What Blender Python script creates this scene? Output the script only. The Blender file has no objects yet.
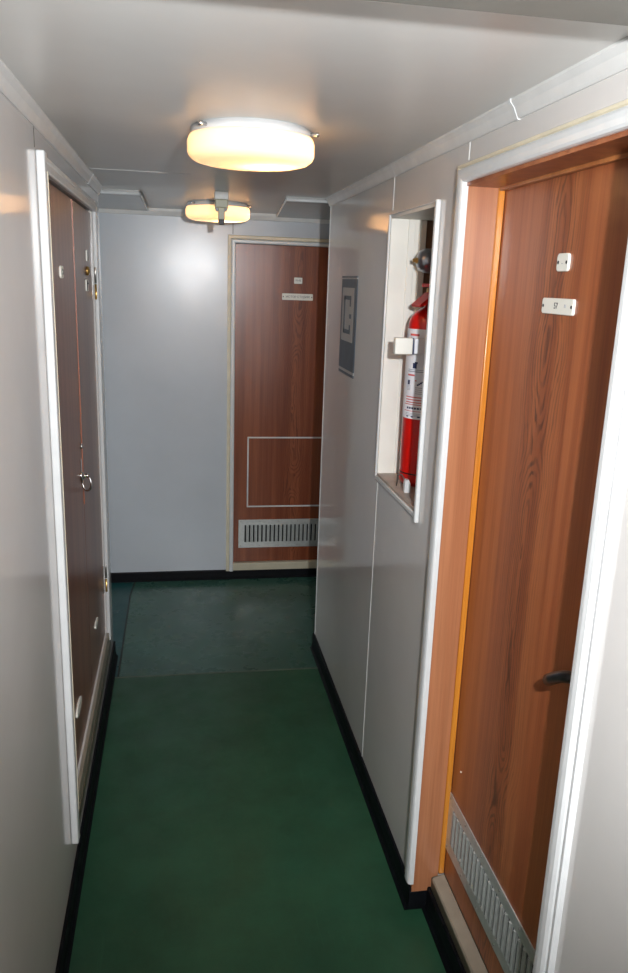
import bpy, bmesh, math, random
from mathutils import Vector, Matrix
random.seed(4)
PI = math.pi
scn = bpy.context.scene
COL = scn.collection

# ------------------------------------------------------------------ place
XL, XR, H = -0.317, 0.653, 2.112        # side walls, ceiling height
YC, YF = 3.497, 4.473                   # end of the corridor, far wall of the cross passage
YB = -1.6                               # wall behind the photographer
PXL, PXR = -1.9, 2.1                    # ends of the cross passage

# ------------------------------------------------------------------ nodes
def new_mat(name):
    m = bpy.data.materials.new(name)
    m.use_nodes = True
    nt = m.node_tree
    return m, nt, nt.nodes['Principled BSDF']

def setp(b, col=None, rough=None, metal=None, spec=None, coat=None, coat_rough=None):
    if col is not None: b.inputs['Base Color'].default_value = (*col, 1)
    if rough is not None: b.inputs['Roughness'].default_value = rough
    if metal is not None: b.inputs['Metallic'].default_value = metal
    if spec is not None: b.inputs['Specular IOR Level'].default_value = spec
    if coat is not None: b.inputs['Coat Weight'].default_value = coat
    if coat_rough is not None: b.inputs['Coat Roughness'].default_value = coat_rough

def node(nt, typ, **kw):
    n = nt.nodes.new(typ)
    for k, v in kw.items(): setattr(n, k, v)
    return n

def mathn(nt, op, a, b=None):
    n = node(nt, 'ShaderNodeMath', operation=op)
    for i, v in enumerate((a, b)):
        if v is None: continue
        if isinstance(v, (int, float)): n.inputs[i].default_value = v
        else: nt.links.new(v, n.inputs[i])
    return n.outputs[0]

def noise(nt, vec, scale, detail=3, rough=.5, mapscale=None):
    if mapscale:
        mp = node(nt, 'ShaderNodeMapping'); mp.inputs['Scale'].default_value = mapscale
        nt.links.new(vec, mp.inputs['Vector']); vec = mp.outputs[0]
    n = node(nt, 'ShaderNodeTexNoise')
    n.inputs['Scale'].default_value = scale; n.inputs['Detail'].default_value = detail
    n.inputs['Roughness'].default_value = rough
    nt.links.new(vec, n.inputs['Vector'])
    return n.outputs['Fac']

def ramp(nt, fac, stops):
    r = node(nt, 'ShaderNodeValToRGB')
    el = r.color_ramp.elements
    while len(el) < len(stops): el.new(.5)
    for e, (p, c) in zip(el, stops):
        e.position = p; e.color = (*c, 1) if len(c) == 3 else c
    nt.links.new(fac, r.inputs['Fac'])
    return r.outputs['Color']

def mix(nt, fac, a, b, mode='MIX'):
    n = node(nt, 'ShaderNodeMix', data_type='RGBA', blend_type=mode)
    for sock, v in ((n.inputs['Factor'], fac), (n.inputs['A'], a), (n.inputs['B'], b)):
        if isinstance(v, (int, float)): sock.default_value = v
        elif isinstance(v, tuple): sock.default_value = (*v, 1)
        else: nt.links.new(v, sock)
    return n.outputs['Result']

def simple(name, col, rough=.45, metal=0, spec=.5, var=.06, scale=18, coat=0):
    """plain finish with a little mottling"""
    m, nt, b = new_mat(name)
    setp(b, col, rough, metal, spec, coat, .12)
    tc = node(nt, 'ShaderNodeTexCoord').outputs['Object']
    f = noise(nt, tc, scale, 4)
    lo = tuple(c * (1 - var) for c in col); hi = tuple(min(1, c * (1 + var)) for c in col)
    nt.links.new(ramp(nt, f, [(.3, lo), (.7, hi)]), b.inputs['Base Color'])
    return m

def wood(name, light, dark, vein, xc=0.0, zc=1.0, rough=.32, veins=1.0, spread=.10, spec=.5, coat=.0):
    m, nt, b = new_mat(name)
    setp(b, light, rough, 0, spec, coat, .15)
    tc = node(nt, 'ShaderNodeTexCoord').outputs['Object']
    fine = noise(nt, tc, 1.0, 5, .65, (170, 170, 3.2))
    band = noise(nt, tc, 1.0, 3, .5, (24, 24, .5))
    base = ramp(nt, band, [(.36, dark), (.62, light)])
    f2 = ramp(nt, fine, [(.30, (.72, .70, .68)), (.62, (1, 1, 1))])
    col = mix(nt, .8, base, f2, 'MULTIPLY')
    # long cathedral figure along the middle of the veneer
    sep = node(nt, 'ShaderNodeSeparateXYZ'); nt.links.new(tc, sep.inputs[0])
    wob = noise(nt, tc, 1.0, 2, .5, (2.0, 2.0, 2.2))
    wob2 = noise(nt, tc, 1.0, 3, .6, (26, 26, 7))
    x = mathn(nt, 'SUBTRACT', sep.outputs['X'], xc)
    x = mathn(nt, 'ADD', x, mathn(nt, 'MULTIPLY', mathn(nt, 'SUBTRACT', wob, .5), .12))
    zz = noise(nt, tc, 1.0, 2, .45, (.01, .01, 2.4))
    z = mathn(nt, 'ADD', mathn(nt, 'MULTIPLY', mathn(nt, 'SUBTRACT', zz, .5), .22), mathn(nt, 'MULTIPLY', mathn(nt, 'SUBTRACT', sep.outputs['Z'], zc), .02))
    d = mathn(nt, 'SQRT', mathn(nt, 'ADD', mathn(nt, 'MULTIPLY', x, x), mathn(nt, 'MULTIPLY', z, z)))
    d = mathn(nt, 'ADD', d, mathn(nt, 'MULTIPLY', mathn(nt, 'SUBTRACT', wob2, .5), .022))
    s = mathn(nt, 'SINE', mathn(nt, 'MULTIPLY', d, 2 * PI * 105))
    line = ramp(nt, mathn(nt, 'ADD', mathn(nt, 'MULTIPLY', s, .5), .5), [(.44, (0, 0, 0)), (.90, (1, 1, 1))])
    ax = mathn(nt, 'ABSOLUTE', x)
    near = ramp(nt, mathn(nt, 'DIVIDE', ax, spread), [(.15, (1, 1, 1)), (1.0, (0, 0, 0))])
    brk = ramp(nt, noise(nt, tc, 1.0, 4, .6, (60, 60, 6)), [(.35, (.15, .15, .15)), (.6, (1, 1, 1))])
    msk = mix(nt, 1.0, mix(nt, 1.0, line, near, 'MULTIPLY'), brk, 'MULTIPLY')
    bw = node(nt, 'ShaderNodeRGBToBW'); nt.links.new(msk, bw.inputs[0])
    col = mix(nt, mathn(nt, 'MULTIPLY', bw.outputs[0], veins), col, vein)
    nt.links.new(col, b.inputs['Base Color'])
    bp = node(nt, 'ShaderNodeBump'); bp.inputs['Strength'].default_value = .06; bp.inputs['Distance'].default_value = .002
    nt.links.new(fine, bp.inputs['Height']); nt.links.new(bp.outputs[0], b.inputs['Normal'])
    return m

def laminate(name, col, rough, spec=.5, bump=.02):
    m, nt, b = new_mat(name)
    setp(b, col, rough, 0, spec)
    tc = node(nt, 'ShaderNodeTexCoord').outputs['Object']
    f = noise(nt, tc, 2.2, 5, .6)
    lo = tuple(c * .95 for c in col); hi = tuple(c * 1.04 for c in col)
    nt.links.new(ramp(nt, f, [(.3, lo), (.7, hi)]), b.inputs['Base Color'])
    f2 = noise(nt, tc, 6, 4, .6)
    nt.links.new(ramp(nt, f2, [(.3, (rough * .95,) * 3), (.75, (rough * 1.06,) * 3)]), b.inputs['Roughness'])
    bp = node(nt, 'ShaderNodeBump'); bp.inputs['Strength'].default_value = bump; bp.inputs['Distance'].default_value = .004
    nt.links.new(noise(nt, tc, 3.5, 2), bp.inputs['Height']); nt.links.new(bp.outputs[0], b.inputs['Normal'])
    return m

def vinyl(name, c1, c2, rough):
    m, nt, b = new_mat(name)
    setp(b, c1, rough, 0, .35)
    tc = node(nt, 'ShaderNodeTexCoord').outputs['Object']
    f = noise(nt, tc, 4.5, 8, .72)
    col = ramp(nt, f, [(.34, c2), (.7, c1)])
    # lengthwise scuffs and crumbs trodden into the vinyl
    sc = ramp(nt, noise(nt, tc, 1.0, 5, .7, (38, 2.5, 1)), [(.62, (0, 0, 0)), (.80, (1, 1, 1))])
    bw = node(nt, 'ShaderNodeRGBToBW'); nt.links.new(sc, bw.inputs[0])
    col = mix(nt, mathn(nt, 'MULTIPLY', bw.outputs[0], .22), col, tuple(min(1, c * 2.0 + .012) for c in c1))
    vo = node(nt, 'ShaderNodeTexVoronoi'); vo.inputs['Scale'].default_value = 9
    nt.links.new(tc, vo.inputs['Vector'])
    dot = ramp(nt, vo.outputs['Distance'], [(.028, (1, 1, 1)), (.040, (0, 0, 0))])
    pick = ramp(nt, noise(nt, tc, 2.3, 2), [(.55, (0, 0, 0)), (.6, (1, 1, 1))])
    bw2 = node(nt, 'ShaderNodeRGBToBW'); nt.links.new(mix(nt, 1.0, dot, pick, 'MULTIPLY'), bw2.inputs[0])
    col = mix(nt, mathn(nt, 'MULTIPLY', bw2.outputs[0], .6), col, (.35, .36, .30))
    nt.links.new(col, b.inputs['Base Color'])
    f2 = noise(nt, tc, 7, 5, .65)
    nt.links.new(ramp(nt, f2, [(.3, (rough * .75,) * 3), (.75, (min(1, rough * 1.5),) * 3)]), b.inputs['Roughness'])
    bp = node(nt, 'ShaderNodeBump'); bp.inputs['Strength'].default_value = .04; bp.inputs['Distance'].default_value = .002
    nt.links.new(noise(nt, tc, 4, 1), bp.inputs['Height']); nt.links.new(bp.outputs[0], b.inputs['Normal'])
    return m

M = {}
M['wall'] = laminate('grey_laminate', (.56, .54, .52), .11)
M['wall_far'] = laminate('pale_blue_grey_laminate', (.49, .52, .555), .235, spec=.42)
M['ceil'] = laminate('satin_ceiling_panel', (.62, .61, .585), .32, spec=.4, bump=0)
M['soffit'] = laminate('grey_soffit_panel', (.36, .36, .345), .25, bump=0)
M['white'] = simple('white_gloss_paint', (.60, .61, .61), .28, var=.04)
M['cornice'] = simple('cornice_paint', (.60, .60, .585), .35, var=.05)
M['cream'] = simple('cream_paint', (.62, .56, .42), .4, var=.08)
M['niche'] = simple('niche_paint', (.72, .70, .64), .5, var=.06, scale=7)
M['niche_floor'] = simple('niche_floor_paint', (.40, .33, .28), .6, var=.22, scale=14)
M['raw'] = wood('raw_backboard', (.23, .13, .075), (.15, .08, .045), (.08, .04, .02), veins=.4)
M['joint'] = simple('joint_strip_metal', (.62, .62, .60), .35)
M['base'] = simple('black_rubber', (.004, .0045, .006), .5, spec=.12, var=.4, scale=30)
M['green'] = vinyl('green_vinyl', (.0185, .078, .040), (.0105, .049, .024), .38)
M['green2'] = vinyl('worn_green_vinyl', (.034, .095, .070), (.023, .068, .050), .27)
M['teal'] = vinyl('teal_vinyl', (.010, .062, .062), (.007, .046, .046), .30)
M['seam'] = simple('floor_weld', (.065, .085, .060), .5, var=.3)
M['seam_dark'] = simple('dark_floor_joint', (.012, .016, .012), .6)
M['door_r'] = wood('teak_veneer', (.365, .118, .042), (.25, .068, .024), (.045, .016, .008), xc=.29, zc=.95, spread=.12, veins=.82)
M['door_f'] = wood('red_teak_veneer', (.27, .080, .034), (.18, .046, .019), (.07, .022, .012), xc=.36, zc=1.0, veins=.7, spread=.13, rough=.25)
M['door_l'] = wood('brown_teak_veneer', (.235, .105, .066), (.17, .070, .045), (.05, .018, .014), xc=.3, zc=.8, veins=.4, rough=.30, spec=.32)
M['jamb'] = wood('pale_teak_veneer', (.41, .170, .080), (.33, .122, .054), (.2, .07, .03), xc=0, zc=.5, veins=.3)
M['jamb_head'] = wood('teak_head_bead', (.42, .16, .05), (.32, .11, .035), (.1, .04, .02), veins=.3)
M['bead'] = wood('varnished_bead', (.62, .235, .030), (.50, .17, .020), (.28, .08, .01), veins=.25, rough=.2)
M['alu'] = simple('brushed_aluminium', (.55, .56, .54), .34, metal=.55, var=.10, scale=60)
M['slot'] = simple('dark_slot', (.012, .013, .013), .7)
M['chrome'] = simple('chrome', (.75, .75, .75), .15, metal=1, var=.03)
M['steel'] = simple('dull_steel', (.38, .37, .35), .35, metal=.9)
M['gong'] = simple('dark_gong_steel', (.30, .32, .36), .28, metal=.85)
M['red_matt'] = simple('red_lever_paint', (.55, .008, .005), .5, spec=.2, var=.06)
M['brass'] = simple('aged_brass', (.62, .38, .12), .3, metal=.9, var=.15)
M['plastic'] = simple('ivory_plastic', (.72, .71, .64), .35, var=.03)
M['black'] = simple('black_plastic', (.008, .008, .009), .3)
M['ink'] = simple('dark_ink', (.018, .018, .022), .5)
M['red'] = simple('red_enamel', (.58, .008, .005), .30, var=.06, coat=.2)
M['paper'] = simple('label_paper', (.74, .74, .78), .5, var=.03)
M['navy_ink'] = simple('navy_ink', (.02, .03, .09), .5)
M['red_ink'] = simple('red_ink', (.55, .10, .10), .5)
M['grey_ink'] = simple('grey_ink', (.32, .33, .38), .5)
M['navy'] = simple('slate_navy_sign', (.045, .066, .088), .45, var=.15)
M['sign_cream'] = simple('sign_ground', (.40, .385, .36), .45, var=.05)
M['sill'] = simple('painted_sill', (.075, .066, .043), .4, var=.12)
M['sill_top'] = simple('pale_sill_edge', (.24, .205, .155), .35, var=.12)  # paler tone for sill tops and lips
M['far_sill'] = simple('cream_sill', (.52, .47, .35), .4)
M['olive'] = simple('beige_fitting', (.36, .35, .24), .4)
M['pale_fitting'] = simple('pale_grey_fitting', (.55, .55, .52), .4)

M['bead_red'] = wood('red_edge_strip', (.36, .12, .06), (.22, .06, .03), (.10, .03, .015), veins=.5)
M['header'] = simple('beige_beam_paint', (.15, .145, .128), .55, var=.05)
def opal():
    m, nt, b = new_mat('opal_glass')
    setp(b, (.86, .83, .76), .16, 0, .5)
    tr = node(nt, 'ShaderNodeBsdfTranslucent'); tr.inputs['Color'].default_value = (.95, .90, .78, 1)
    ms = node(nt, 'ShaderNodeMixShader'); ms.inputs[0].default_value = .45
    out = [n for n in nt.nodes if n.type == 'OUTPUT_MATERIAL'][0]
    nt.links.new(b.outputs[0], ms.inputs[1]); nt.links.new(tr.outputs[0], ms.inputs[2])
    nt.links.new(ms.outputs[0], out.inputs['Surface'])
    return m
M['opal'] = opal()

# ------------------------------------------------------------------ mesh helpers
class MB:
    def __init__(self):
        self.bm = bmesh.new(); self.mats = []; self.smooth = []
    def _mi(self, m):
        if m not in self.mats: self.mats.append(m)
        return self.mats.index(m)
    def _done(self, faces, m, smooth=False):
        i = self._mi(m)
        for f in faces:
            f.material_index = i; f.smooth = smooth
    def box(self, lo, hi, m, bev=0, seg=2):
        x0, y0, z0 = lo; x1, y1, z1 = hi
        vs = [self.bm.verts.new(p) for p in ((x0,y0,z0),(x1,y0,z0),(x1,y1,z0),(x0,y1,z0),(x0,y0,z1),(x1,y0,z1),(x1,y1,z1),(x0,y1,z1))]
        fs = [self.bm.faces.new([vs[i] for i in q]) for q in ((0,3,2,1),(4,5,6,7),(0,1,5,4),(1,2,6,5),(2,3,7,6),(3,0,4,7))]
        self._done(fs, m)
        if bev:
            es = list({e for f in fs for e in f.edges})
            r = bmesh.ops.bevel(self.bm, geom=es, offset=bev, segments=seg, profile=.5, affect='EDGES')
            self._done(r['faces'], m, True)
        return self
    def prism(self, poly, axis, a, b, m, smooth=False):
        """extrude a closed 2D outline along an axis (0 x, 1 y, 2 z) from a to b"""
        def P(u, v, t):
            return {0: (t, u, v), 1: (u, t, v), 2: (u, v, t)}[axis]
        A = [self.bm.verts.new(P(u, v, a)) for u, v in poly]
        B = [self.bm.verts.new(P(u, v, b)) for u, v in poly]
        n = len(poly); fs = []; sd = []
        for i in range(n):
            sd.append(self.bm.faces.new((A[i], A[(i+1) % n], B[(i+1) % n], B[i])))
        fs = [self.bm.faces.new(A[::-1]), self.bm.faces.new(B)]
        self._done(sd, m, smooth); self._done(fs, m)
        bmesh.ops.recalc_face_normals(self.bm, faces=sd + fs)
        return self
    def lathe(self, prof, m, origin=(0,0,0), axis=(0,0,1), n=48, smooth=True):
        """prof: (radius, height) pairs along the axis; ends with radius 0 close"""
        q = Vector((0,0,1)).rotation_difference(Vector(axis)).to_matrix()
        o = Vector(origin); rings = []
        for r, h in prof:
            if r < 1e-6: rings.append([self.bm.verts.new(o + q @ Vector((0,0,h)))])
            else: rings.append([self.bm.verts.new(o + q @ Vector((r*math.cos(2*PI*k/n), r*math.sin(2*PI*k/n), h))) for k in range(n)])
        fs = []
        for a, b in zip(rings, rings[1:]):
            if len(a) == 1 and len(b) == 1: continue
            for k in range(n):
                k2 = (k+1) % n
                if len(a) == 1: fs.append(self.bm.faces.new((a[0], b[k], b[k2])))
                elif len(b) == 1: fs.append(self.bm.faces.new((a[k], b[0], a[k2])))
                else: fs.append(self.bm.faces.new((a[k], b[k], b[k2], a[k2])))
        if len(rings[0]) > 1: fs.append(self.bm.faces.new(rings[0]))
        if len(rings[-1]) > 1: fs.append(self.bm.faces.new(rings[-1][::-1]))
        self._done(fs, m, smooth)
        bmesh.ops.recalc_face_normals(self.bm, faces=fs)
        return self
    def tube(self, pts, r, m, n=12, closed=False):
        pts = [Vector(p) for p in pts]; rings = []; N = len(pts)
        up = None
        for i, p in enumerate(pts):
            if closed: t = pts[(i+1) % N] - pts[i-1]
            else: t = pts[min(i+1, N-1)] - pts[max(i-1, 0)]
            t.normalize()
            if up is None:
                up = Vector((0,0,1)) if abs(t.z) < .9 else Vector((1,0,0))
            s = t.cross(up).normalized(); up = s.cross(t).normalized()
            rr = r[i] if isinstance(r, (list, tuple)) else r
            rings.append([self.bm.verts.new(p + (s*math.cos(2*PI*k/n) + up*math.sin(2*PI*k/n))*rr) for k in range(n)])
        fs = []
        prs = list(zip(rings, rings[1:])) + ([(rings[-1], rings[0])] if closed else [])
        for a, b in prs:
            for k in range(n):
                fs.append(self.bm.faces.new((a[k], a[(k+1) % n], b[(k+1) % n], b[k])))
        if not closed:
            fs.append(self.bm.faces.new(rings[0][::-1])); fs.append(self.bm.faces.new(rings[-1]))
        self._done(fs, m, True)
        bmesh.ops.recalc_face_normals(self.bm, faces=fs)
        return self
    def build(self, name, parent=None):
        me = bpy.data.meshes.new(name)
        self.bm.to_mesh(me); self.bm.free()
        for m in self.mats: me.materials.append(M[m] if isinstance(m, str) else m)
        o = bpy.data.objects.new(name, me); COL.objects.link(o)
        if parent: o.parent = parent
        return o

def tag(o, label, cat, group=None, kind=None):
    o['label'] = label; o['category'] = cat
    if group: o['group'] = group
    if kind: o['kind'] = kind
    return o
def struct(o, label, cat): return tag(o, label, cat, kind='structure')
def thing(name, label, cat, loc=(0,0,0), rotz=0, group=None, kind=None):
    o = bpy.data.objects.new(name, None); COL.objects.link(o)
    o.empty_display_size = .05
    o.location = loc; o.rotation_euler = (0, 0, rotz)
    return tag(o, label, cat, group, kind)

def lettering(name, text, size, loc, m, parent, extrude=.0004):
    """raised characters on a plate: local x right, z up, facing -y"""
    cu = bpy.data.curves.new(name, 'FONT'); cu.body = text; cu.size = size
    cu.align_x = 'CENTER'; cu.align_y = 'CENTER'; cu.extrude = extrude
    tmp = bpy.data.objects.new(name + '_outline', cu); COL.objects.link(tmp)
    bpy.context.view_layer.update()
    me = bpy.data.meshes.new_from_object(tmp.evaluated_get(bpy.context.evaluated_depsgraph_get()))
    bpy.data.objects.remove(tmp)
    me.transform(Matrix.Translation(loc) @ Matrix.Rotation(PI/2, 4, 'X'))
    me.materials.clear(); me.materials.append(M[m])
    o = bpy.data.objects.new(name, me); COL.objects.link(o); o.parent = parent
    return o

# ------------------------------------------------------------------ shell
YS = 3.29
f = MB().box((XL-.02, YB, -.04), (XR+.10, YS, 0), 'green').build('floor')
struct(f, 'green vinyl floor of the long corridor', 'floor')
f = MB().box((-.283, YS, -.04), (PXR, YF, 0), 'green2').build('floor')
struct(f, 'worn grey green vinyl floor of the cross passage before the far door', 'floor')
f = MB().box((PXL, YS, -.04), (-.283, YF, 0), 'teal').build('floor')
struct(f, 'teal vinyl floor sheet at the left end of the cross passage', 'floor')
struct(MB().box((XL+.02, YS-.006, 0), (XR-.012, YS+.006, .0012), 'seam').build('trim_1'), 'pale welded seam across the green floor', 'trim')
m = MB().prism([(-.287, YS+.006), (-.279, YS+.006), (-.279, 4.25), (-.262, 4.46), (-.272, 4.46), (-.287, 4.26)], 2, 0, .0012, 'seam_dark')
struct(m.build('trim_2'), 'dark joint between the teal and green floor sheets', 'trim')

# ceiling: long corridor and the cross passage
c = MB().box((XL-.1, YB, H), (XR+.1, YC, H+.06), 'ceil').box((PXL, YC, H), (PXR, YF+.1, H+.06), 'ceil').build('ceiling')
struct(c, 'glossy pale grey ceiling panels of the corridor', 'ceiling')
MB().box((XL+.02, 2.950, H-.0008), (.05, 2.9525, H+.001), 'cornice').build('joint_strip', c)
# lower panels at both sides of the crossing with white edging
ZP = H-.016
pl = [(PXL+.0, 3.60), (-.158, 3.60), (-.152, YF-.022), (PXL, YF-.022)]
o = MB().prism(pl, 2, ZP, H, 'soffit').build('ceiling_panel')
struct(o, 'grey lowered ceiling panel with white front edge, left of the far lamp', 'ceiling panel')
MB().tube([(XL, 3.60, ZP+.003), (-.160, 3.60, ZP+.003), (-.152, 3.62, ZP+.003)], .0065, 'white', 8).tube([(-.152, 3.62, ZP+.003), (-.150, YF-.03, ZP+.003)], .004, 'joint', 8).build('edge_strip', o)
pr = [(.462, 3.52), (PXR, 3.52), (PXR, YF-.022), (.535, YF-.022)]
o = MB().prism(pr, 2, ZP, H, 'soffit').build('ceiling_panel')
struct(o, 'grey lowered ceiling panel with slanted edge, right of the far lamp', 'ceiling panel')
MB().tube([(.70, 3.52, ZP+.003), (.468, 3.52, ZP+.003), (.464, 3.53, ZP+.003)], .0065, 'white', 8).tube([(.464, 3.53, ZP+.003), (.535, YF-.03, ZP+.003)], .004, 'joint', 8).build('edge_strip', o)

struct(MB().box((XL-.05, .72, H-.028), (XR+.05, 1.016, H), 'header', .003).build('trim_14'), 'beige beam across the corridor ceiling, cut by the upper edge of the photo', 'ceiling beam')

# walls -------------------------------------------------------------
DN, DF, DT = 1.085, 1.815, 1.995      # right doorway: near jamb, far jamb, head
NN, NF, NB, NT = 2.000, 2.468, 1.140, 1.970   # niche opening
T = .26
m = MB()
m.box((XR, YB, 0), (XR+T, DN, H), 'wall')
m.box((XR, DN, DT), (XR+T, DF, H), 'wall')
m.box((XR, DF, 0), (XR+T, NN, H), 'wall')
m.box((XR, NN, 0), (XR+T, NF, NB), 'wall')
m.box((XR, NN, NT), (XR+T, NF, H), 'wall')
m.box((XR, NF, 0), (XR+T, YC, H), 'wall')
m.box((XR+T, YC-.1, 0), (PXR, YC, H), 'wall')
wr = struct(m.build('wall_right'), 'glossy grey panelled right corridor wall', 'wall')
for za, zb in ((.06, NB-.02), (NT+.012, H-.02)): MB().box((XR-.0012, 2.452, za), (XR+.001, 2.458, zb), 'joint').build('joint_strip', wr)
MB().box((XR-.0012, 1.812, 2.04), (XR+.001, 1.818, H-.02), 'joint').build('joint_strip', wr)
MB().prism([(XR-.0015, YC-.012), (XR-.0015, YC+.0015), (XR+.03, YC+.0015), (XR+.03, YC), (XR, YC), (XR, YC-.012)], 2, .07, H-.02, 'joint').build('corner_strip', wr)

LN, LM, LF, LB, LT = 2.030, 2.665, 3.215, .262, 1.990  # left cupboard opening
m = MB()
m.box((XL-.2, YB, 0), (XL, LN, H), 'wall')
m.box((XL-.2, LN, 0), (XL, LF, LB), 'wall')
m.box((XL-.2, LN, LT), (XL, LF, H), 'wall')
m.box((XL-.2, LF, 0), (XL, YC, H), 'wall')
m.box((PXL, YC-.1, 0), (XL-.2, YC, H), 'wall')
wl = struct(m.build('wall_left'), 'glossy grey left corridor wall around the cupboard', 'wall')
MB().box((XL-.001, 1.985, 2.035), (XL+.0008, 1.989, H-.03), 'seam_dark').build('joint_line', wl)

FN, FF, FT = .312, .985, 1.955        # far doorway
m = MB()
m.box((PXL, YF, 0), (FN, YF+.12, H), 'wall_far')
m.box((FN, YF, FT), (FF, YF+.12, H), 'wall_far')
m.box((FF, YF, 0), (PXR, YF+.12, H), 'wall_far')
m.box((FN, YF+.08, 0), (FF, YF+.12, FT), 'wall_far')
wf = struct(m.build('wall_far'), 'pale blue grey wall at the end of the corridor', 'wall')
MB().box((.2985, YF-.001, 2.0), (.3015, YF+.001, H-.03), 'seam_dark').build('joint_line', wf)
struct(MB().box((PXL-.1, YC-.1, 0), (PXL, YF+.12, H+.06), 'wall_far').build('wall_passage_left'), 'end wall of the cross passage on the left', 'wall')
struct(MB().box((PXR, YC-.1, 0), (PXR+.1, YF+.12, H+.06), 'wall_far').build('wall_passage_right'), 'end wall of the cross passage on the right', 'wall')
struct(MB().box((XL-.2, YB-.1, 0), (XR+T, YB, H+.06), 'wall').build('wall_behind'), 'grey wall behind the viewer closing the corridor', 'wall')

# baseboards --------------------------------------------------------
BH = .078
def base_prof(x, s):    # rubber cove, x = wall plane, s = direction into the corridor
    return [(x, 0), (x+s*.020, 0), (x+s*.012, .010), (x+s*.009, .030), (x+s*.009, BH-.004), (x+s*.006, BH), (x, BH)]
m = MB().prism(base_prof(XR, -1), 1, DF-.008, YC+.008, 'base')
m.box((XR-.009, DF-.010, 0), (XR+.052, DF-.0005, BH-.014), 'base', .003)
m.prism(base_prof(XR+.052, -1), 1, DN, DF-.009, 'base')
m.prism(base_prof(XR, -1), 1, YB, DN, 'base')
m.prism([(YC, 0), (YC+.012, 0), (YC+.009, BH), (YC, BH)], 0, XR, PXR, 'base')
struct(m.build('baseboard_right'), 'black rubber skirting along the right wall, stepping into the doorway', 'skirting')
m = MB().prism(base_prof(XL, 1), 1, YB, YC+.010, 'base')
m.prism([(YC, 0), (YC+.012, 0), (YC+.009, BH), (YC, BH)], 0, PXL, XL+.009, 'base')
struct(m.build('baseboard_left'), 'black rubber skirting along the left wall below the cupboard', 'skirting')
m = MB().prism([(YF, 0), (YF-.022, 0), (YF-.011, .012), (YF-.009, .05), (YF-.006, .056), (YF, .056)], 0, PXL, PXR, 'base')
struct(m.build('baseboard_far'), 'black rubber skirting along the far wall', 'skirting')

# cornices ----------------------------------------------------------
def corn(x, s, w=.022, h=.034):
    return [(x, H), (x+s*w, H), (x+s*w, H-.005), (x+s*(w*.62), H-.015), (x+s*.007, H-h+.004), (x+s*.004, H-h), (x, H-h)]
o = MB().prism(corn(XR, -1), 1, YB, YC, 'cornice').build('trim_3')
struct(o, 'pale cornice strip along the right wall under the ceiling', 'cornice')
MB().prism(corn(XR, -1, .0235, .036), 1, 1.545, 1.556, 'white').build('joint_cover', o)
MB().prism(corn(XR, -1, .0225, .0345), 1, 2.43, 2.436, 'white').build('joint_cover', o)
o = MB().prism(corn(XL, 1), 1, YB, YC, 'cornice').build('trim_4')
struct(o, 'pale cornice strip along the left wall above the cupboard', 'cornice')
MB().prism(corn(XL, 1, .0235, .036), 1, 3.09, 3.102, 'white').build('joint_cover', o)
o = MB().prism([(YF, H), (YF-.02, H), (YF-.018, H-.012), (YF-.008, H-.034), (YF, H-.036)], 0, PXL, PXR, 'cornice').build('trim_5')
struct(o, 'pale cornice strip along the far wall', 'cornice')

# ------------------------------------------------------------------ right doorway
def sweep_frame(mb, prof, outer, inner, to3, m, closed=False):
    """mitred moulding: prof = closed outline of (height, share from outer to inner edge)"""
    n = len(outer); rings = []
    for i in range(n):
        rings.append([mb.bm.verts.new(to3(outer[i][0]+(inner[i][0]-outer[i][0])*t, outer[i][1]+(inner[i][1]-outer[i][1])*t, h_)) for h_, t in prof])
    fs = []; k = len(prof)
    for a, b in zip(rings, rings[1:]):
        for j in range(k): fs.append(mb.bm.faces.new((a[j], a[(j+1) % k], b[(j+1) % k], b[j])))
    fs.append(mb.bm.faces.new(rings[0])); fs.append(mb.bm.faces.new(rings[-1][::-1]))
    mb._done(fs, m); bmesh.ops.recalc_face_normals(mb.bm, faces=fs)
EDGE = [(0, 0), (.007, 0), (.011, .05), (.011, .17), (.008, .22), (0, .22)]
MAIN = [(0, .22), (.008, .22), (.013, .27), (.0165, .40), (.0175, .62), (.0165, .84), (.014, .95), (.009, 1), (0, 1)]
m = MB()
CO, CI = 1.858, 1.802
out_ = [(CO, .092), (CO, 2.033), (1.038, 2.033), (1.038, .02)]
inn_ = [(CI, .092), (CI, 1.991), (DN+.003, 1.991), (DN+.003, .02)]
sweep_frame(m, EDGE, out_[:3], inn_[:3], lambda a, b, h_: (XR-h_, a, b), 'cream')
sweep_frame(m, EDGE, out_[2:], inn_[2:], lambda a, b, h_: (XR-h_, a, b), 'white')
for pf, mm in ((MAIN, 'white'),):
    sweep_frame(m, pf, out_, inn_, lambda a, b, h_: (XR-h_, a, b), mm)
struct(m.build('trim_6'), 'white painted casing around the near right wooden door', 'door casing')

JD = XR+.088     # door face
m = MB()
m.box((XR-.004, DF-.012, BH-.012), (XR+.072, DF, DT-.0), 'jamb')
m.box((XR-.004, DN, .02), (XR+.072, DN+.012, DT), 'door_r')
m.box((XR-.004, DN+.012, DT-.012), (XR+.072, DF-.012, DT), 'door_r')
j = struct(m.build('trim_7'), 'wooden jamb lining inside the near right doorway', 'door jamb')
m = MB().box((XR+.072, DF-.019, .125), (JD-.001, DF, DT), 'bead', .002)
m.box((XR+.072, DN, .125), (JD-.001, DN+.019, DT), 'door_r', .002)
m.box((XR+.072, DN+.019, DT-.019), (JD-.001, DF-.019, DT), 'jamb_head', .002)
m.build('stop_bead', j)
m = MB().prism([(XR+.053, 0), (XR+.053, .108), (XR+.056, .112), (JD+.03, .122), (JD+.03, 0)], 1, DN+.001, DF-.013, 'sill')
m.prism([(XR+.0525, .104), (XR+.0525, .1095), (XR+.056, .1135), (JD-.001, .1235), (JD-.001, .122), (XR+.056, .112), (XR+.053, .108)], 1, DN+.002, DF-.020, 'sill_top')
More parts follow.
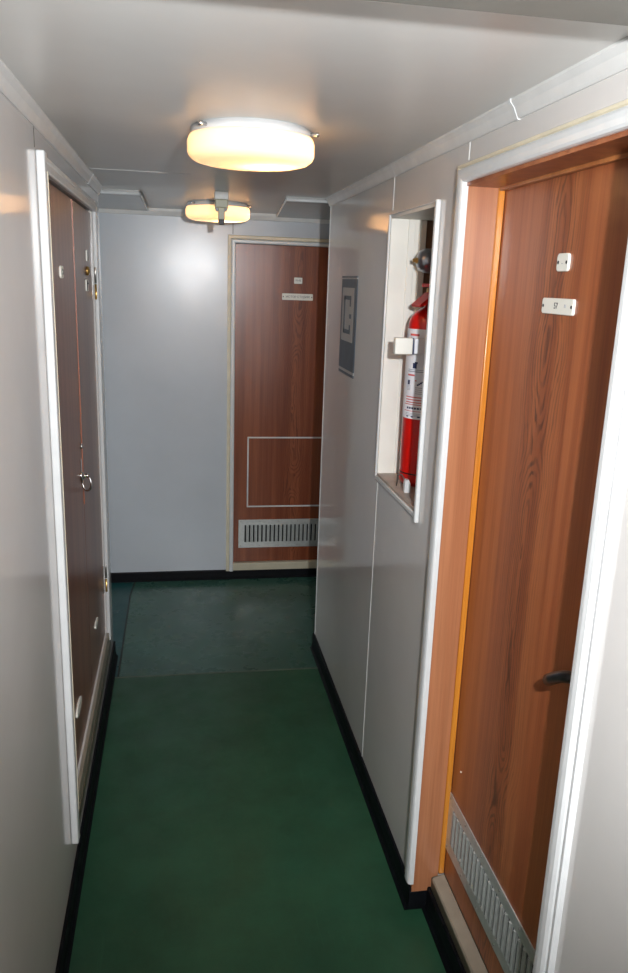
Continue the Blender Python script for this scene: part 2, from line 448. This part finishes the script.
struct(m.build('trim_8'), 'raised painted sill under the near right door', 'door sill')

def vent(parent, x0, x1, z0, z1, n, yface, label=None):
    """pressed metal grille with upright slots, local frame facing -y"""
    m = MB(); t = .0035
    zs0, zs1 = z0+.036, z1-.034
    m.box((x0, yface-t, z0), (x1, yface, zs0), 'alu', .0008, 1)
    m.box((x0, yface-t, zs1), (x1, yface, z1), 'alu', .0008, 1)
    sx0, sx1 = x0+.036, x1-.036
    pitch = (sx1-sx0)/n
    m.box((x0, yface-t, zs0), (sx0, yface, zs1), 'alu')
    m.box((sx1, yface-t, zs0), (x1, yface, zs1), 'alu')
    for k in range(n):
        a = sx0+k*pitch
        m.box((a+pitch*.38, yface-t, zs0), (a+pitch if k < n-1 else sx1, yface, zs1), 'alu')
        # each louvre pressed outwards beside its slot
        m.prism([(a+pitch*.38, yface-t), (a+pitch*.50, yface-t-.003), (a+pitch*.62, yface-t-.003), (a+pitch*.80, yface-t)], 2, zs0+.002, zs1-.002, 'alu')
    m.box((sx0-.002, yface-.0006, zs0-.002), (sx1+.002, yface-.0001, zs1+.002), 'slot')
    g = m.build('vent_grille', parent)
    for k in range(6):
        for z in (z0+.012, z1-.012):
            MB().lathe([(0, .0022), (.0022, .002), (.0034, .0004), (.0034, 0)], 'steel', (x0+.014+(x1-x0-.028)*k/5, yface-t+.0003, z), (0,-1,0), 12).build('screw', g)
    return g

def plate(parent, name, cx, cz, w, h, yface, screws=True, m_='plastic', r=.006):
    t = .005
    mb = MB(); n = 5; pts = []
    for (sx, sz, a0) in ((1, -1, -90), (1, 1, 0), (-1, 1, 90), (-1, -1, 180)):
        for k in range(n+1):
            a = math.radians(a0+90*k/n)
            pts.append((cx+sx*(w/2-r)+r*math.cos(a), cz+sz*(h/2-r)+r*math.sin(a)))
    def ring(s, y):
        return [mb.bm.verts.new((cx+(x-cx)*(1-s/w*2), y, cz+(z-cz)*(1-s/h*2))) for x, z in pts]
    R = [ring(0, yface), ring(0, yface-t+.0012), ring(.0012, yface-t)]
    fs = []
    for a, b in zip(R, R[1:]):
        for k in range(len(pts)): fs.append(mb.bm.faces.new((a[k], a[(k+1) % len(pts)], b[(k+1) % len(pts)], b[k])))
    fs.append(mb.bm.faces.new(R[-1])); fs.append(mb.bm.faces.new(R[0][::-1]))
    mb._done(fs, m_)
    bmesh.ops.recalc_face_normals(mb.bm, faces=fs)
    p = mb.build(name, parent)
    if screws:
        for sx in (-1, 1):
            MB().lathe([(0, .0012), (.0026, .001), (.0036, 0)], 'ink', (cx+sx*(w/2-.0065), yface-t+.0001, cz), (0,-1,0), 14).build('screw', p)
    return p

# near right door: local x runs towards the viewer, local y into the wall
d = thing('door_1', 'wooden door with silver vent grille and white name plates, near on the right', 'door', (JD, DF-.012, 0), -PI/2, kind='structure')
LW = DF-DN-.024
MB().box((.002, 0, .126), (LW-.002, .036, DT-.008), 'door_r', .0015, 1).build('leaf', d)
px = lambda y: DF-.012-y      # corridor depth -> local x
p = plate(d, 'number_plate', px(1.473), 1.814, .047, .034, 0, r=.007)
p.data.transform(Matrix.Identity(4))
lettering('lettering', '-', .016, (px(1.473), -.0051, 1.813), 'grey_ink', p)
p = plate(d, 'name_plate', px(1.476), 1.7305, .132, .031, 0, r=.005)
lettering('lettering', '57', .017, (px(1.480), -.0051, 1.731), 'ink', p)
lettering('lettering', 'п', .012, (px(1.442), -.0051, 1.732), 'grey_ink', p)
vent(d, .002, .602, .214, .394, 21, -.0001)
MB().lathe([(0, .003), (.003, .0028), (.005, .0008), (.005, 0)], 'plastic', (px(1.682), -.0036, .265), (0,-1,0), 14).build('paint_drop', d)
MB().lathe([(0, .002), (.0022, .0015), (.003, 0)], 'plastic', (px(1.743), -.0001, .496), (0,-1,0), 12).build('paint_drop', d)
# black lever handle
hx, hz = px(1.166), 1.085
h = MB().box((hx-.019, -.006, hz-.075), (hx+.019, 0, hz+.055), 'steel', .003).build('lock_plate', d)
m = MB().tube([(hx, -.004, hz), (hx, -.040, hz)], .009, 'black', 14)
m.tube([(hx+.004, -.040, hz), (hx-.012, -.045, hz), (hx-.042, -.046, hz-.014), (hx-.080, -.044, hz-.038), (hx-.106, -.038, hz-.056), (hx-.116, -.024, hz-.062)], [.010, .0115, .0115, .012, .012, .010], 'black', 14)
m.build('lever_handle', d)

# ------------------------------------------------------------------ extinguisher niche
NBK = XR+.205
m = MB()
t = .012
m.box((XR-.002, NF-t, NB+t), (.760, NF, NT-t), 'niche')            # far cheek
m.box((.760, NF-t, NB+t), (NBK, NF, NT-t), 'raw')
m.box((.706, NF-t-.005, NB+t), (.728, NF-t, NT-t), 'niche', .002)  # batten
m.box((.742, NF-t-.012, NB+t), (.762, NF-t, NT-t), 'niche', .002)
m.box((XR-.002, NN, NB+t), (NBK, NN+t, NT-t), 'niche')             # near cheek
m.box((XR-.002, NN, NT-t), (NBK, NF, NT), 'niche')                 # top
m.box((XR-.002, NN, NB), (NBK, NF, NB+t), 'niche_floor')           # bottom board
m.box((NBK-.001, NN, NB), (NBK+.01, NF, NT), 'raw')                # back
n = thing('trim_9', 'white recessed niche in the right wall holding the fire extinguisher', 'niche', kind='structure')
m.build('lining', n)
m = MB()
fr = .013
for lo, hi in (((XR-fr, NN-.012, NB-.016), (XR, NN+.003, NT+.002)), ((XR-fr*.55, NF-.003, NB-.012), (XR, NF+.007, NT+.001)),
               ((XR-fr*.55, NN+.003, NT-.003), (XR, NF-.003, NT+.001)), ((XR-fr*.55, NN+.003, NB-.010), (XR, NF-.003, NB+.004))):
    m.box(lo, hi, 'white', .003)
m.build('frame', n)

EX, EY, EZ, ER = .752, 2.314, NB+.012, .066
e = thing('fire_extinguisher', 'red fire extinguisher with white instruction label standing in the wall niche', 'fire extinguisher', (EX, EY, EZ))
prof = [(0, .012), (.030, .010), (.040, .002), (.050, .000), (.058, .004), (ER, .018), (ER, .480), (.0645, .500), (.059, .518), (.048, .532), (.034, .542), (.022, .548), (.019, .562), (0, .562)]
MB().lathe(prof, 'red').build('cylinder', e)
MB().lathe([(.0666, .040), (.0666, .044)], 'black', n=40).build('seam_ring', e)
ang0, ang1 = math.radians(150), math.radians(318)
def wrap(mb, a0, a1, z0, z1, mat, r=ER+.0006, th=.0004):
    k = max(2, int(abs(a1-a0)/.06)+1); ins = []; outs = []
    for i in range(k+1):
        a = a0+(a1-a0)*i/k
        for lst, rr in ((ins, r), (outs, r+th)):
            lst.append((rr*math.cos(a), rr*math.sin(a)))
    for i in range(k):
        poly = [ins[i], ins[i+1], outs[i+1], outs[i]]
        mb.prism(poly, 2, z0, z1, mat)
mb = MB(); wrap(mb, ang0, ang1, .215, .484, 'paper'); lab = mb.build('label_sticker', e)
def mark(a, w, z, hgt, mat):
    mb = MB(); wrap(mb, math.radians(a), math.radians(a+w), z+.012, z+.012+hgt, mat, ER+.0011); mb.build('printed_mark', lab)
mark(196, 30, .452, .006, 'red_ink')
mark(194, 28, .425, .012, 'navy_ink'); mark(226, 30, .425, .010, 'navy_ink'); mark(200, 18, .437, .004, 'navy_ink')
mark(212, 12, .356, .016, 'navy_ink'); mark(218, 8, .370, .006, 'navy_ink')
mark(196, 58, .345, .003, 'grey_ink'); mark(196, 58, .351, .002, 'grey_ink')
mark(196, 24, .333, .005, 'red_ink')
mark(197, 8, .306, .014, 'navy_ink'); mark(222, 4, .318, .004, 'red_ink')
for k in range(5): mark(228+k*4, 5, .305+k*.003, .005, 'navy_ink')
for k in range(4): mark(224, 32, .280+k*.006, .002, 'grey_ink'); mark(196, 12, .290+k*.004, .0015, 'grey_ink')
for k in range(3): mark(194, 62, .268-k*.008, .003, 'red_ink')
mark(190, 90, .246, .0022, 'red_ink'); mark(190, 90, .226, .0018, 'red_ink')
for k in range(6): mark(200+k*8, 6, .233, .006, 'navy_ink')
for k in range(3): mark(196, 50, .219-k*.004, .0012, 'grey_ink')
mark(200, 6, .208, .004, 'navy_ink'); mark(216, 6, .208, .004, 'navy_ink'); mark(234, 8, .208, .005, 'navy_ink')
v = MB().lathe([(.020, 0), (.024, .004), (.024, .016), (.018, .020), (.018, .040), (.012, .044), (0, .044)], 'brass', (0, 0, .562), n=24).build('valve', e)
m = MB()
m.prism([(-.016, .566), (-.058, .548), (-.060, .554), (-.020, .590), (.016, .600), (.016, .566)], 1, -.075, .012, 'red_matt')
m.prism([(-.012, .606), (-.030, .606), (-.030, .616), (.012, .616), (.012, .606)], 1, -.085, .011, 'red_matt')
m.build('carrying_lever', e)
hose = MB().tube([(.010, -.020, .566), (.020, -.050, .560), (.030, -.072, .500), (.028, -.078, .40), (.022, -.076, .25), (.018, -.074, .15)], .009, 'black', 12).build('hose', e)

# strap with its white clamp block round the cylinder
def local(lo, hi): return tuple(a-b_ for a, b_ in zip(lo, (EX, EY, EZ))), tuple(a-b_ for a, b_ in zip(hi, (EX, EY, EZ)))
b = MB(); wrap(b, math.radians(170), math.radians(318), 1.572-EZ, 1.604-EZ, 'paper', ER+.0018, .0012); b = b.build('strap', e)
MB().box(*local((.621, 2.222, 1.5655), (.6745, 2.2465, 1.613)), 'niche', .003).build('clamp_block', b)
MB().prism([(.6760-EX, 1.566-EZ), (.6790-EX, 1.566-EZ), (.6765-EX, 1.613-EZ), (.6725-EX, 1.613-EZ)], 1, 2.224-EY, 2.248-EY, 'navy_ink').build('strap_edge', b)
MB().box(*local((.681, 2.228, 1.567), (.716, 2.250, 1.611)), 'paper', .002).build('buckle', b)

fc = thing('foot_clip', 'small white clip with bent wire at the foot of the fire extinguisher', 'clip', (0, 0, 0))
MB().prism([(.672, NB+t), (.690, NB+t), (.690, NB+t+.028), (.684, NB+t+.040), (.676, NB+t+.040), (.672, NB+t+.032)], 1, 2.205, 2.222, 'white').build('block', fc)
MB().tube([(.668, 2.280, NB+t+.003), (.668, 2.272, NB+t+.040), (.674, 2.250, NB+t+.045), (.680, 2.221, NB+t+.030)], .0022, 'steel', 8).build('wire', fc)

al = thing('alarm_bell', 'grey domed alarm bell with brass nut in the niche above the fire extinguisher', 'bell', (NBK-.001, 2.352, 1.834), 0)
MB().lathe([(.032, 0), (.034, .004), (.034, .080), (.028, .084), (0, .084)], 'black', axis=(-1,0,0)).build('housing', al)
MB().lathe([(.026, .082), (.0355, .084), (.036, .110), (.035, .126), (.029, .139), (.019, .146), (0, .148)], 'gong', axis=(-1,0,0)).build('gong', al)
MB().lathe([(.009, .146), (.009, .152), (.006, .153), (.006, .161), (0, .162)], 'brass', axis=(-1,0,0), n=8, smooth=False).build('nut', al)

# ------------------------------------------------------------------ wall sign
s_ = thing('wall_sign', 'slate blue rectangular sign with bracket symbol on the right wall before the niche', 'sign', (XR, 3.168, 1.600), -PI/2)
SW, SH = .276, .376
def sy(v): return SH/2-SH*v
m = MB()
m.box((0, -.003, sy(.945)), (SW, 0, sy(.030)), 'navy', .0006, 1)
m.build('board', s_)
for v0, v1 in ((0, .016), (.972, 1)): MB().box((0, -.0032, sy(v1)), (SW, 0, sy(v0)), 'navy').build('border_line', s_)
m = MB()
for v0, v1 in ((.016, .030), (.945, .972)): m.box((0, -.0028, sy(v1)), (SW, 0, sy(v0)), 'sign_cream')
m.box((SW*.10, -.0036, sy(.655)), (SW*.85, -.0028, sy(.115)), 'sign_cream')
pn = m.build('panel', s_)
m = MB(); y0 = -.0042; y1 = -.0034
m.box((SW*.22, y0, sy(.575)), (SW*.30, y1, sy(.195)), 'navy')
m.box((SW*.22, y0, sy(.235)), (SW*.68, y1, sy(.195)), 'navy')
m.box((SW*.22, y0, sy(.578)), (SW*.68, y1, sy(.535)), 'navy')
m.box((SW*.60, y0, sy(.300)), (SW*.68, y1, sy(.235)), 'navy')
m.box((SW*.60, y0, sy(.535)), (SW*.68, y1, sy(.485)), 'navy')
m.box((SW*.60, y0, sy(.420)), (SW*.72, y1, sy(.375)), 'navy')
m.build('symbol', pn)

# ------------------------------------------------------------------ left cupboard
m = MB()
CP = .020
for lo, hi, mm in (((XL, LN-.034, .168), (XL+CP, LN, 2.032), 'white'), ((XL, LF, LB-.04), (XL+.016, LF+.050, 2.030), 'white'), ((XL, LN, LT-.0), (XL+.016, LF, LT+.036), 'cornice')):
    m.box(lo, hi, mm, .004, 3)
m.box((XL+.016, LN-.002, LB-.0), (XL+CP+.001, LN+.002, LT), 'cream')
m.box((XL, LN, LT+.020), (XL+.019, LF+.03, LT+.032), 'cornice', .003)
struct(m.build('trim_10'), 'white casing around the double cupboard on the left wall', 'door casing')
m = MB().box((XL-.03, LN, .150), (XL+.010, LF+.02, LB-.004), 'sill_top', .003)
m.box((XL+.009, LN, .175), (XL+.013, LF+.02, .205), 'sill', .001, 1)
struct(m.build('trim_11'), 'metal edged sill beneath the double cupboard on the left wall', 'door sill')

def oval(parent, name, cx, cz, w, h, mat='plastic'):
    mb = MB(); n = 28
    poly = [(cx+w/2*math.cos(2*PI*k/n), cz+h/2*math.sin(2*PI*k/n)) for k in range(n)]
    mb.prism(poly, 1, -.005, 0, mat)
    return mb.build(name, parent)
def hinge(parent, xc, z0, z1, mat1='steel', mat2='brass'):
    zm = (z0+z1)/2
    m = MB().box((xc-.028, -.0025, z0), (xc-.002, 0, z1), 'steel', .0006, 1).build('hinge', parent)
    MB().lathe([(0, -.004), (.005, -.003), (.0075, 0), (.0075, zm-z0-.002), (0, zm-z0-.002)], mat2, (xc+.004, -.011, z0), n=16).lathe([(0, 0), (.0075, 0), (.0075, z1-zm-.001), (.005, z1-zm+.003), (0, z1-zm+.004)], mat1, (xc+.004, -.011, zm+.001), n=16).build('knuckle', m)
    return m
DX = XL-.006
d = thing('door_2', 'brown wooden cupboard leaf with chrome ring handle, nearer leaf on left wall', 'door', (DX, LN, 0), PI/2, kind='structure')
w1 = LM-LN-.002
MB().box((.002, 0, LB), (w1, .022, LT-.004), 'door_l', .002, 1).build('leaf', d)
MB().box((w1-.003, -.0030, 1.0), (w1+.0008, .004, LT-.005), 'bead_red').build('edge_strip', d)
lx = lambda y: y-LN
p = plate(d, 'number_plate', lx(2.36), 1.764, .050, .034, 0, screws=False, r=.008)
MB().lathe([(0, .003), (.006, .0025), (.009, 0)], 'steel', (lx(2.362), -.005, 1.764), (0,-1,0), 16).build('screw', p)
oval(d, 'oval_plate', lx(2.30), .435, .120, .036)
MB().box((.004, -.008, 1.650), (.022, 0, 1.772), 'brass', .002).build('hinge', d)
# keyhole cover and ring handle
kz = 1.208
MB().lathe([(.010, 0), (.010, .004), (.007, .007), (0, .0075)], 'chrome', (lx(2.632), -.0001, kz), (0,-1,0), 20).build('keyhole_cover', d)
rz = 1.082
h = MB().lathe([(.016, 0), (.017, .003), (.012, .007), (.007, .009), (.006, .016), (.0085, .020), (.006, .025), (0, .026)], 'chrome', (lx(2.612), -.0001, rz+.030), (0,-1,0), 24).build('handle', d)
MB().tube([(lx(2.612)-.010*math.sin(2*PI*k/28), -.018-.015*math.sin(2*PI*k/28), rz+.004+.026*math.cos(2*PI*k/28)) for k in range(28)], .0036, 'chrome', 10, True).build('ring', h)
MB().box((lx(2.612)-.010, -.0035, rz+.045), (lx(2.612)+.010, 0, rz+.085), 'chrome', .001, 1).build('lock_plate', d)
d = thing('door_3', 'brown wooden cupboard leaf with brass lock and hinges, farther leaf on left wall', 'door', (DX, LM, 0), PI/2, kind='structure')
w2 = LF-LM
MB().box((.002, 0, LB), (w2-.003, .022, LT-.004), 'door_l', .002, 1).build('leaf', d)
lx = lambda y: y-LM
# small fittings one below the other at eye height
p = plate(d, 'number_plate', lx(3.035), 1.825, .040, .040, 0, screws=False, r=.004)
MB().box((lx(3.035)-.020, -.0062, 1.806), (lx(3.035)-.004, -.0048, 1.844), 'ink').build('lettering', p)  # shaded left edge of the plate put in as a dark block
MB().lathe([(.016, 0), (.017, .003), (.013, .008), (.006, .011), (0, .0115)], 'brass', (lx(3.020), -.0001, 1.772), (0,-1,0), 24).build('lock', d)
p = plate(d, 'name_plate', lx(2.992), 1.722, .052, .040, 0, screws=False, r=.004)
MB().box((lx(2.992)-.026, -.0062, 1.704), (lx(2.992)-.010, -.0048, 1.740), 'ink').box((lx(2.992)-.006, -.0062, 1.726), (lx(2.992)+.020, -.0048, 1.732), 'ink').build('lettering', p)  # left block is the plate's shadow edge in ink, thin bar is print
oval(d, 'oval_plate', lx(2.87), .462, .095, .026)
hinge(d, w2+.002, 1.668, 1.785); hinge(d, w2+.002, .450, .570)

# ------------------------------------------------------------------ far door
m = MB()
out_ = [(FN-.040, .05), (FN-.040, FT+.040), (FF+.040, FT+.040), (FF+.040, .05)]
inn_ = [(FN+.002, .05), (FN+.002, FT-.002), (FF-.002, FT-.002), (FF-.002, .05)]
E2 = [(0, 0), (.009, 0), (.012, .08), (.012, .40), (.008, .45), (0, .45)]
M2 = [(0, .45), (.008, .45), (.015, .50), (.020, .62), (.020, .88), (.016, 1), (0, 1)]
for pf, mm in ((E2, 'cream'), (M2, 'white')):
    sweep_frame(m, pf, out_, inn_, lambda a, b, h_: (a, YF-h_, b), mm)
struct(m.build('trim_12'), 'cream and white casing around the far door', 'door casing')
m = MB().box((FN, YF-.012, .052), (FF, YF+.05, .098), 'far_sill', .003)
struct(m.build('trim_13'), 'cream sill under the far door', 'door sill')
d = thing('door_4', 'reddish wooden door with white outlined panel and vent at the end', 'door', (FN, YF+.012, 0), 0, kind='structure')
FW = FF-FN
MB().box((.003, 0, .100), (FW-.003, .04, FT-.003), 'door_f', .0015, 1).build('leaf', d)
fx = lambda x: x-FN
vent(d, fx(.347), fx(.347)+.602, .190, .367, 21, -.0001)
m = MB(); x0, x1, z0, z1, q = fx(.394), fx(.394)+.52, .446, .874, .0085
for lo, hi in (((x0, -.007, z0), (x1, 0, z0+q)), ((x0, -.007, z1-q), (x1, 0, z1)), ((x0, -.007, z0+q), (x0+q, 0, z1-q)), ((x1-q, -.007, z0+q), (x1, 0, z1-q))):
    m.box(lo, hi, 'joint', .002)
m.build('panel_moulding', d)
p = plate(d, 'number_plate', fx(.668), 1.766, .046, .034, 0, screws=False, r=.004)
lettering('lettering', 'N.45', .016, (fx(.668), -.0051, 1.767), 'ink', p)
p = plate(d, 'name_plate', fx(.6665), 1.677, .175, .036, 0, r=.004)
lettering('lettering', 'МОТОР СТУДИИ', .0165, (fx(.6665), -.0051, 1.677), 'ink', p)
MB().lathe([(.018, 0), (.018, .004), (.010, .006), (.009, .045), (0, .046)], 'chrome', (FW-.06, -.0001, 1.0), (0,-1,0), 20).tube([(FW-.06, -.044, 1.0), (FW-.10, -.046, 1.0), (FW-.125, -.044, 1.0)], .009, 'chrome', 12).build('lever_handle', d)

# ------------------------------------------------------------------ ceiling lamps and detector
def lamp(x, y, label, watts):
    l = thing('ceiling_lamp', label, 'lamp', (x, y, H), 0, 'round opal ceiling lamps')
    MB().lathe([(0, 0), (.136, 0), (.136, -.005), (.145, -.006), (.145, -.020), (.142, -.024), (0, -.024)], 'white', n=64).build('base_ring', l)
    R = .153
    prof = [(.140, -.018), (.149, -.021), (R-.002, -.027), (R, -.033), (R, -.058), (R-.004, -.067), (R-.014, -.075), (.120, -.080), (.07, -.083), (0, -.084)]
    MB().lathe(prof, 'opal', n=64).build('glass_cover', l)
    for k in range(3):
        a = math.radians(100+120*k)
        MB().lathe([(.0045, 0), (.0045, .012), (.006, .013), (.006, .019), (.003, .021), (0, .021)], 'chrome', (.146*math.cos(a), .146*math.sin(a), -.012), (math.cos(a), math.sin(a), 0), 14).build('clamp_screw', l)
    b = bpy.data.lights.new('bulb', 'POINT'); b.energy = watts; b.color = (1.0, .53, .23); b.shadow_soft_size = .022
    bo = bpy.data.objects.new('bulb', b); COL.objects.link(bo); bo.parent = l; bo.location = (.045, .015, -.055)
    return l
lamp(.179, 2.036, 'round opal ceiling lamp nearest the viewer in the corridor', 1.9)
lamp(.194, 3.985, 'round opal ceiling lamp over the crossing behind the beige detector', 2.1)

dt = thing('smoke_detector', 'small beige boxy fitting with stem hanging from ceiling before the far lamp', 'detector', (.183, 3.46, H))
MB().box((-.029, -.022, -.034), (.029, .022, 0), 'pale_fitting', .004).build('mount', dt)
MB().box((-.027, -.024, -.066), (.027, .020, -.032), 'olive', .004).build('housing', dt)
MB().prism([(-.027, -.066), (-.021, -.078), (.021, -.078), (.027, -.066)], 1, -.016, .016, 'black').build('clip', dt)
MB().box((-.0135, -.020, -.112), (.0135, .004, -.060), 'olive', .003).box((-.0125, -.019, -.132), (.0125, .0035, -.108), 'ink', .003).build('stem', dt)

# ------------------------------------------------------------------ light
def area(name, loc, rot, sx, sy_, watts, col):
    l = bpy.data.lights.new(name, 'AREA'); l.shape = 'RECTANGLE'; l.size = sx; l.size_y = sy_; l.energy = watts; l.color = col
    o = bpy.data.objects.new(name, l); COL.objects.link(o); o.location = loc; o.rotation_euler = rot
    return o
CAM = Vector((0, 0, 1.76))
Rm = ((0.98543399, -0.16661496, 0.03404849), (0.00971044, 0.25501942, 0.96688717), (0.16978090, 0.95247286, -0.25292271))
right, up, fwd = (Vector(r) for r in Rm)
# camera flash, held to the right of the lens
fl = bpy.data.lights.new('camera_flash', 'SPOT'); fl.energy = 96; fl.color = (.95, .975, 1.0); fl.shadow_soft_size = .02
fl.spot_size = math.radians(100); fl.spot_blend = .6
fo = bpy.data.objects.new('camera_flash', fl); COL.objects.link(fo)
fo.location = (.20, .02, 1.91)
fo.rotation_euler = Vector((.25, .95, -.13)).to_track_quat('-Z', 'Y').to_euler()
# unseen fill lamps added at the passage ends and behind the viewer
area('fill_left', (PXL+.03, 3.985, 1.2), (0, -PI/2, 0), 1.6, .8, 4.5, (.92, .96, 1.0))
area('fill_right', (PXR-.03, 3.985, 1.2), (0, PI/2, 0), 1.6, .8, .8, (.92, .96, 1.0))
area('fill_behind', (.168, YB+.03, 1.3), (PI/2, 0, 0), .8, 1.4, 10, (.97, .98, 1.0))
w = bpy.data.worlds.new('ambient'); scn.world = w; w.use_nodes = True
w.node_tree.nodes['Background'].inputs[0].default_value = (.5, .52, .55, 1)
w.node_tree.nodes['Background'].inputs[1].default_value = .1

# ------------------------------------------------------------------ camera
cam = bpy.data.cameras.new('camera'); cam.sensor_fit = 'VERTICAL'; cam.sensor_height = 36; cam.sensor_width = 36*628/973
cam.lens = 780.34*36/973; cam.clip_start = .02
co = bpy.data.objects.new('camera', cam); COL.objects.link(co)
mat = Matrix((right, up, -fwd)).transposed().to_4x4(); mat.translation = CAM
co.matrix_world = mat
scn.camera = co
vs = scn.view_settings
vs.view_transform = 'Standard'; vs.look = 'None'; vs.exposure = 0.97; vs.gamma = 1.0; vs.use_curve_mapping = False
scn.cycles.use_denoising = True
scn.cycles.max_bounces = 12; scn.cycles.diffuse_bounces = 6; scn.cycles.glossy_bounces = 5
scn.cycles.sample_clamp_indirect = 4
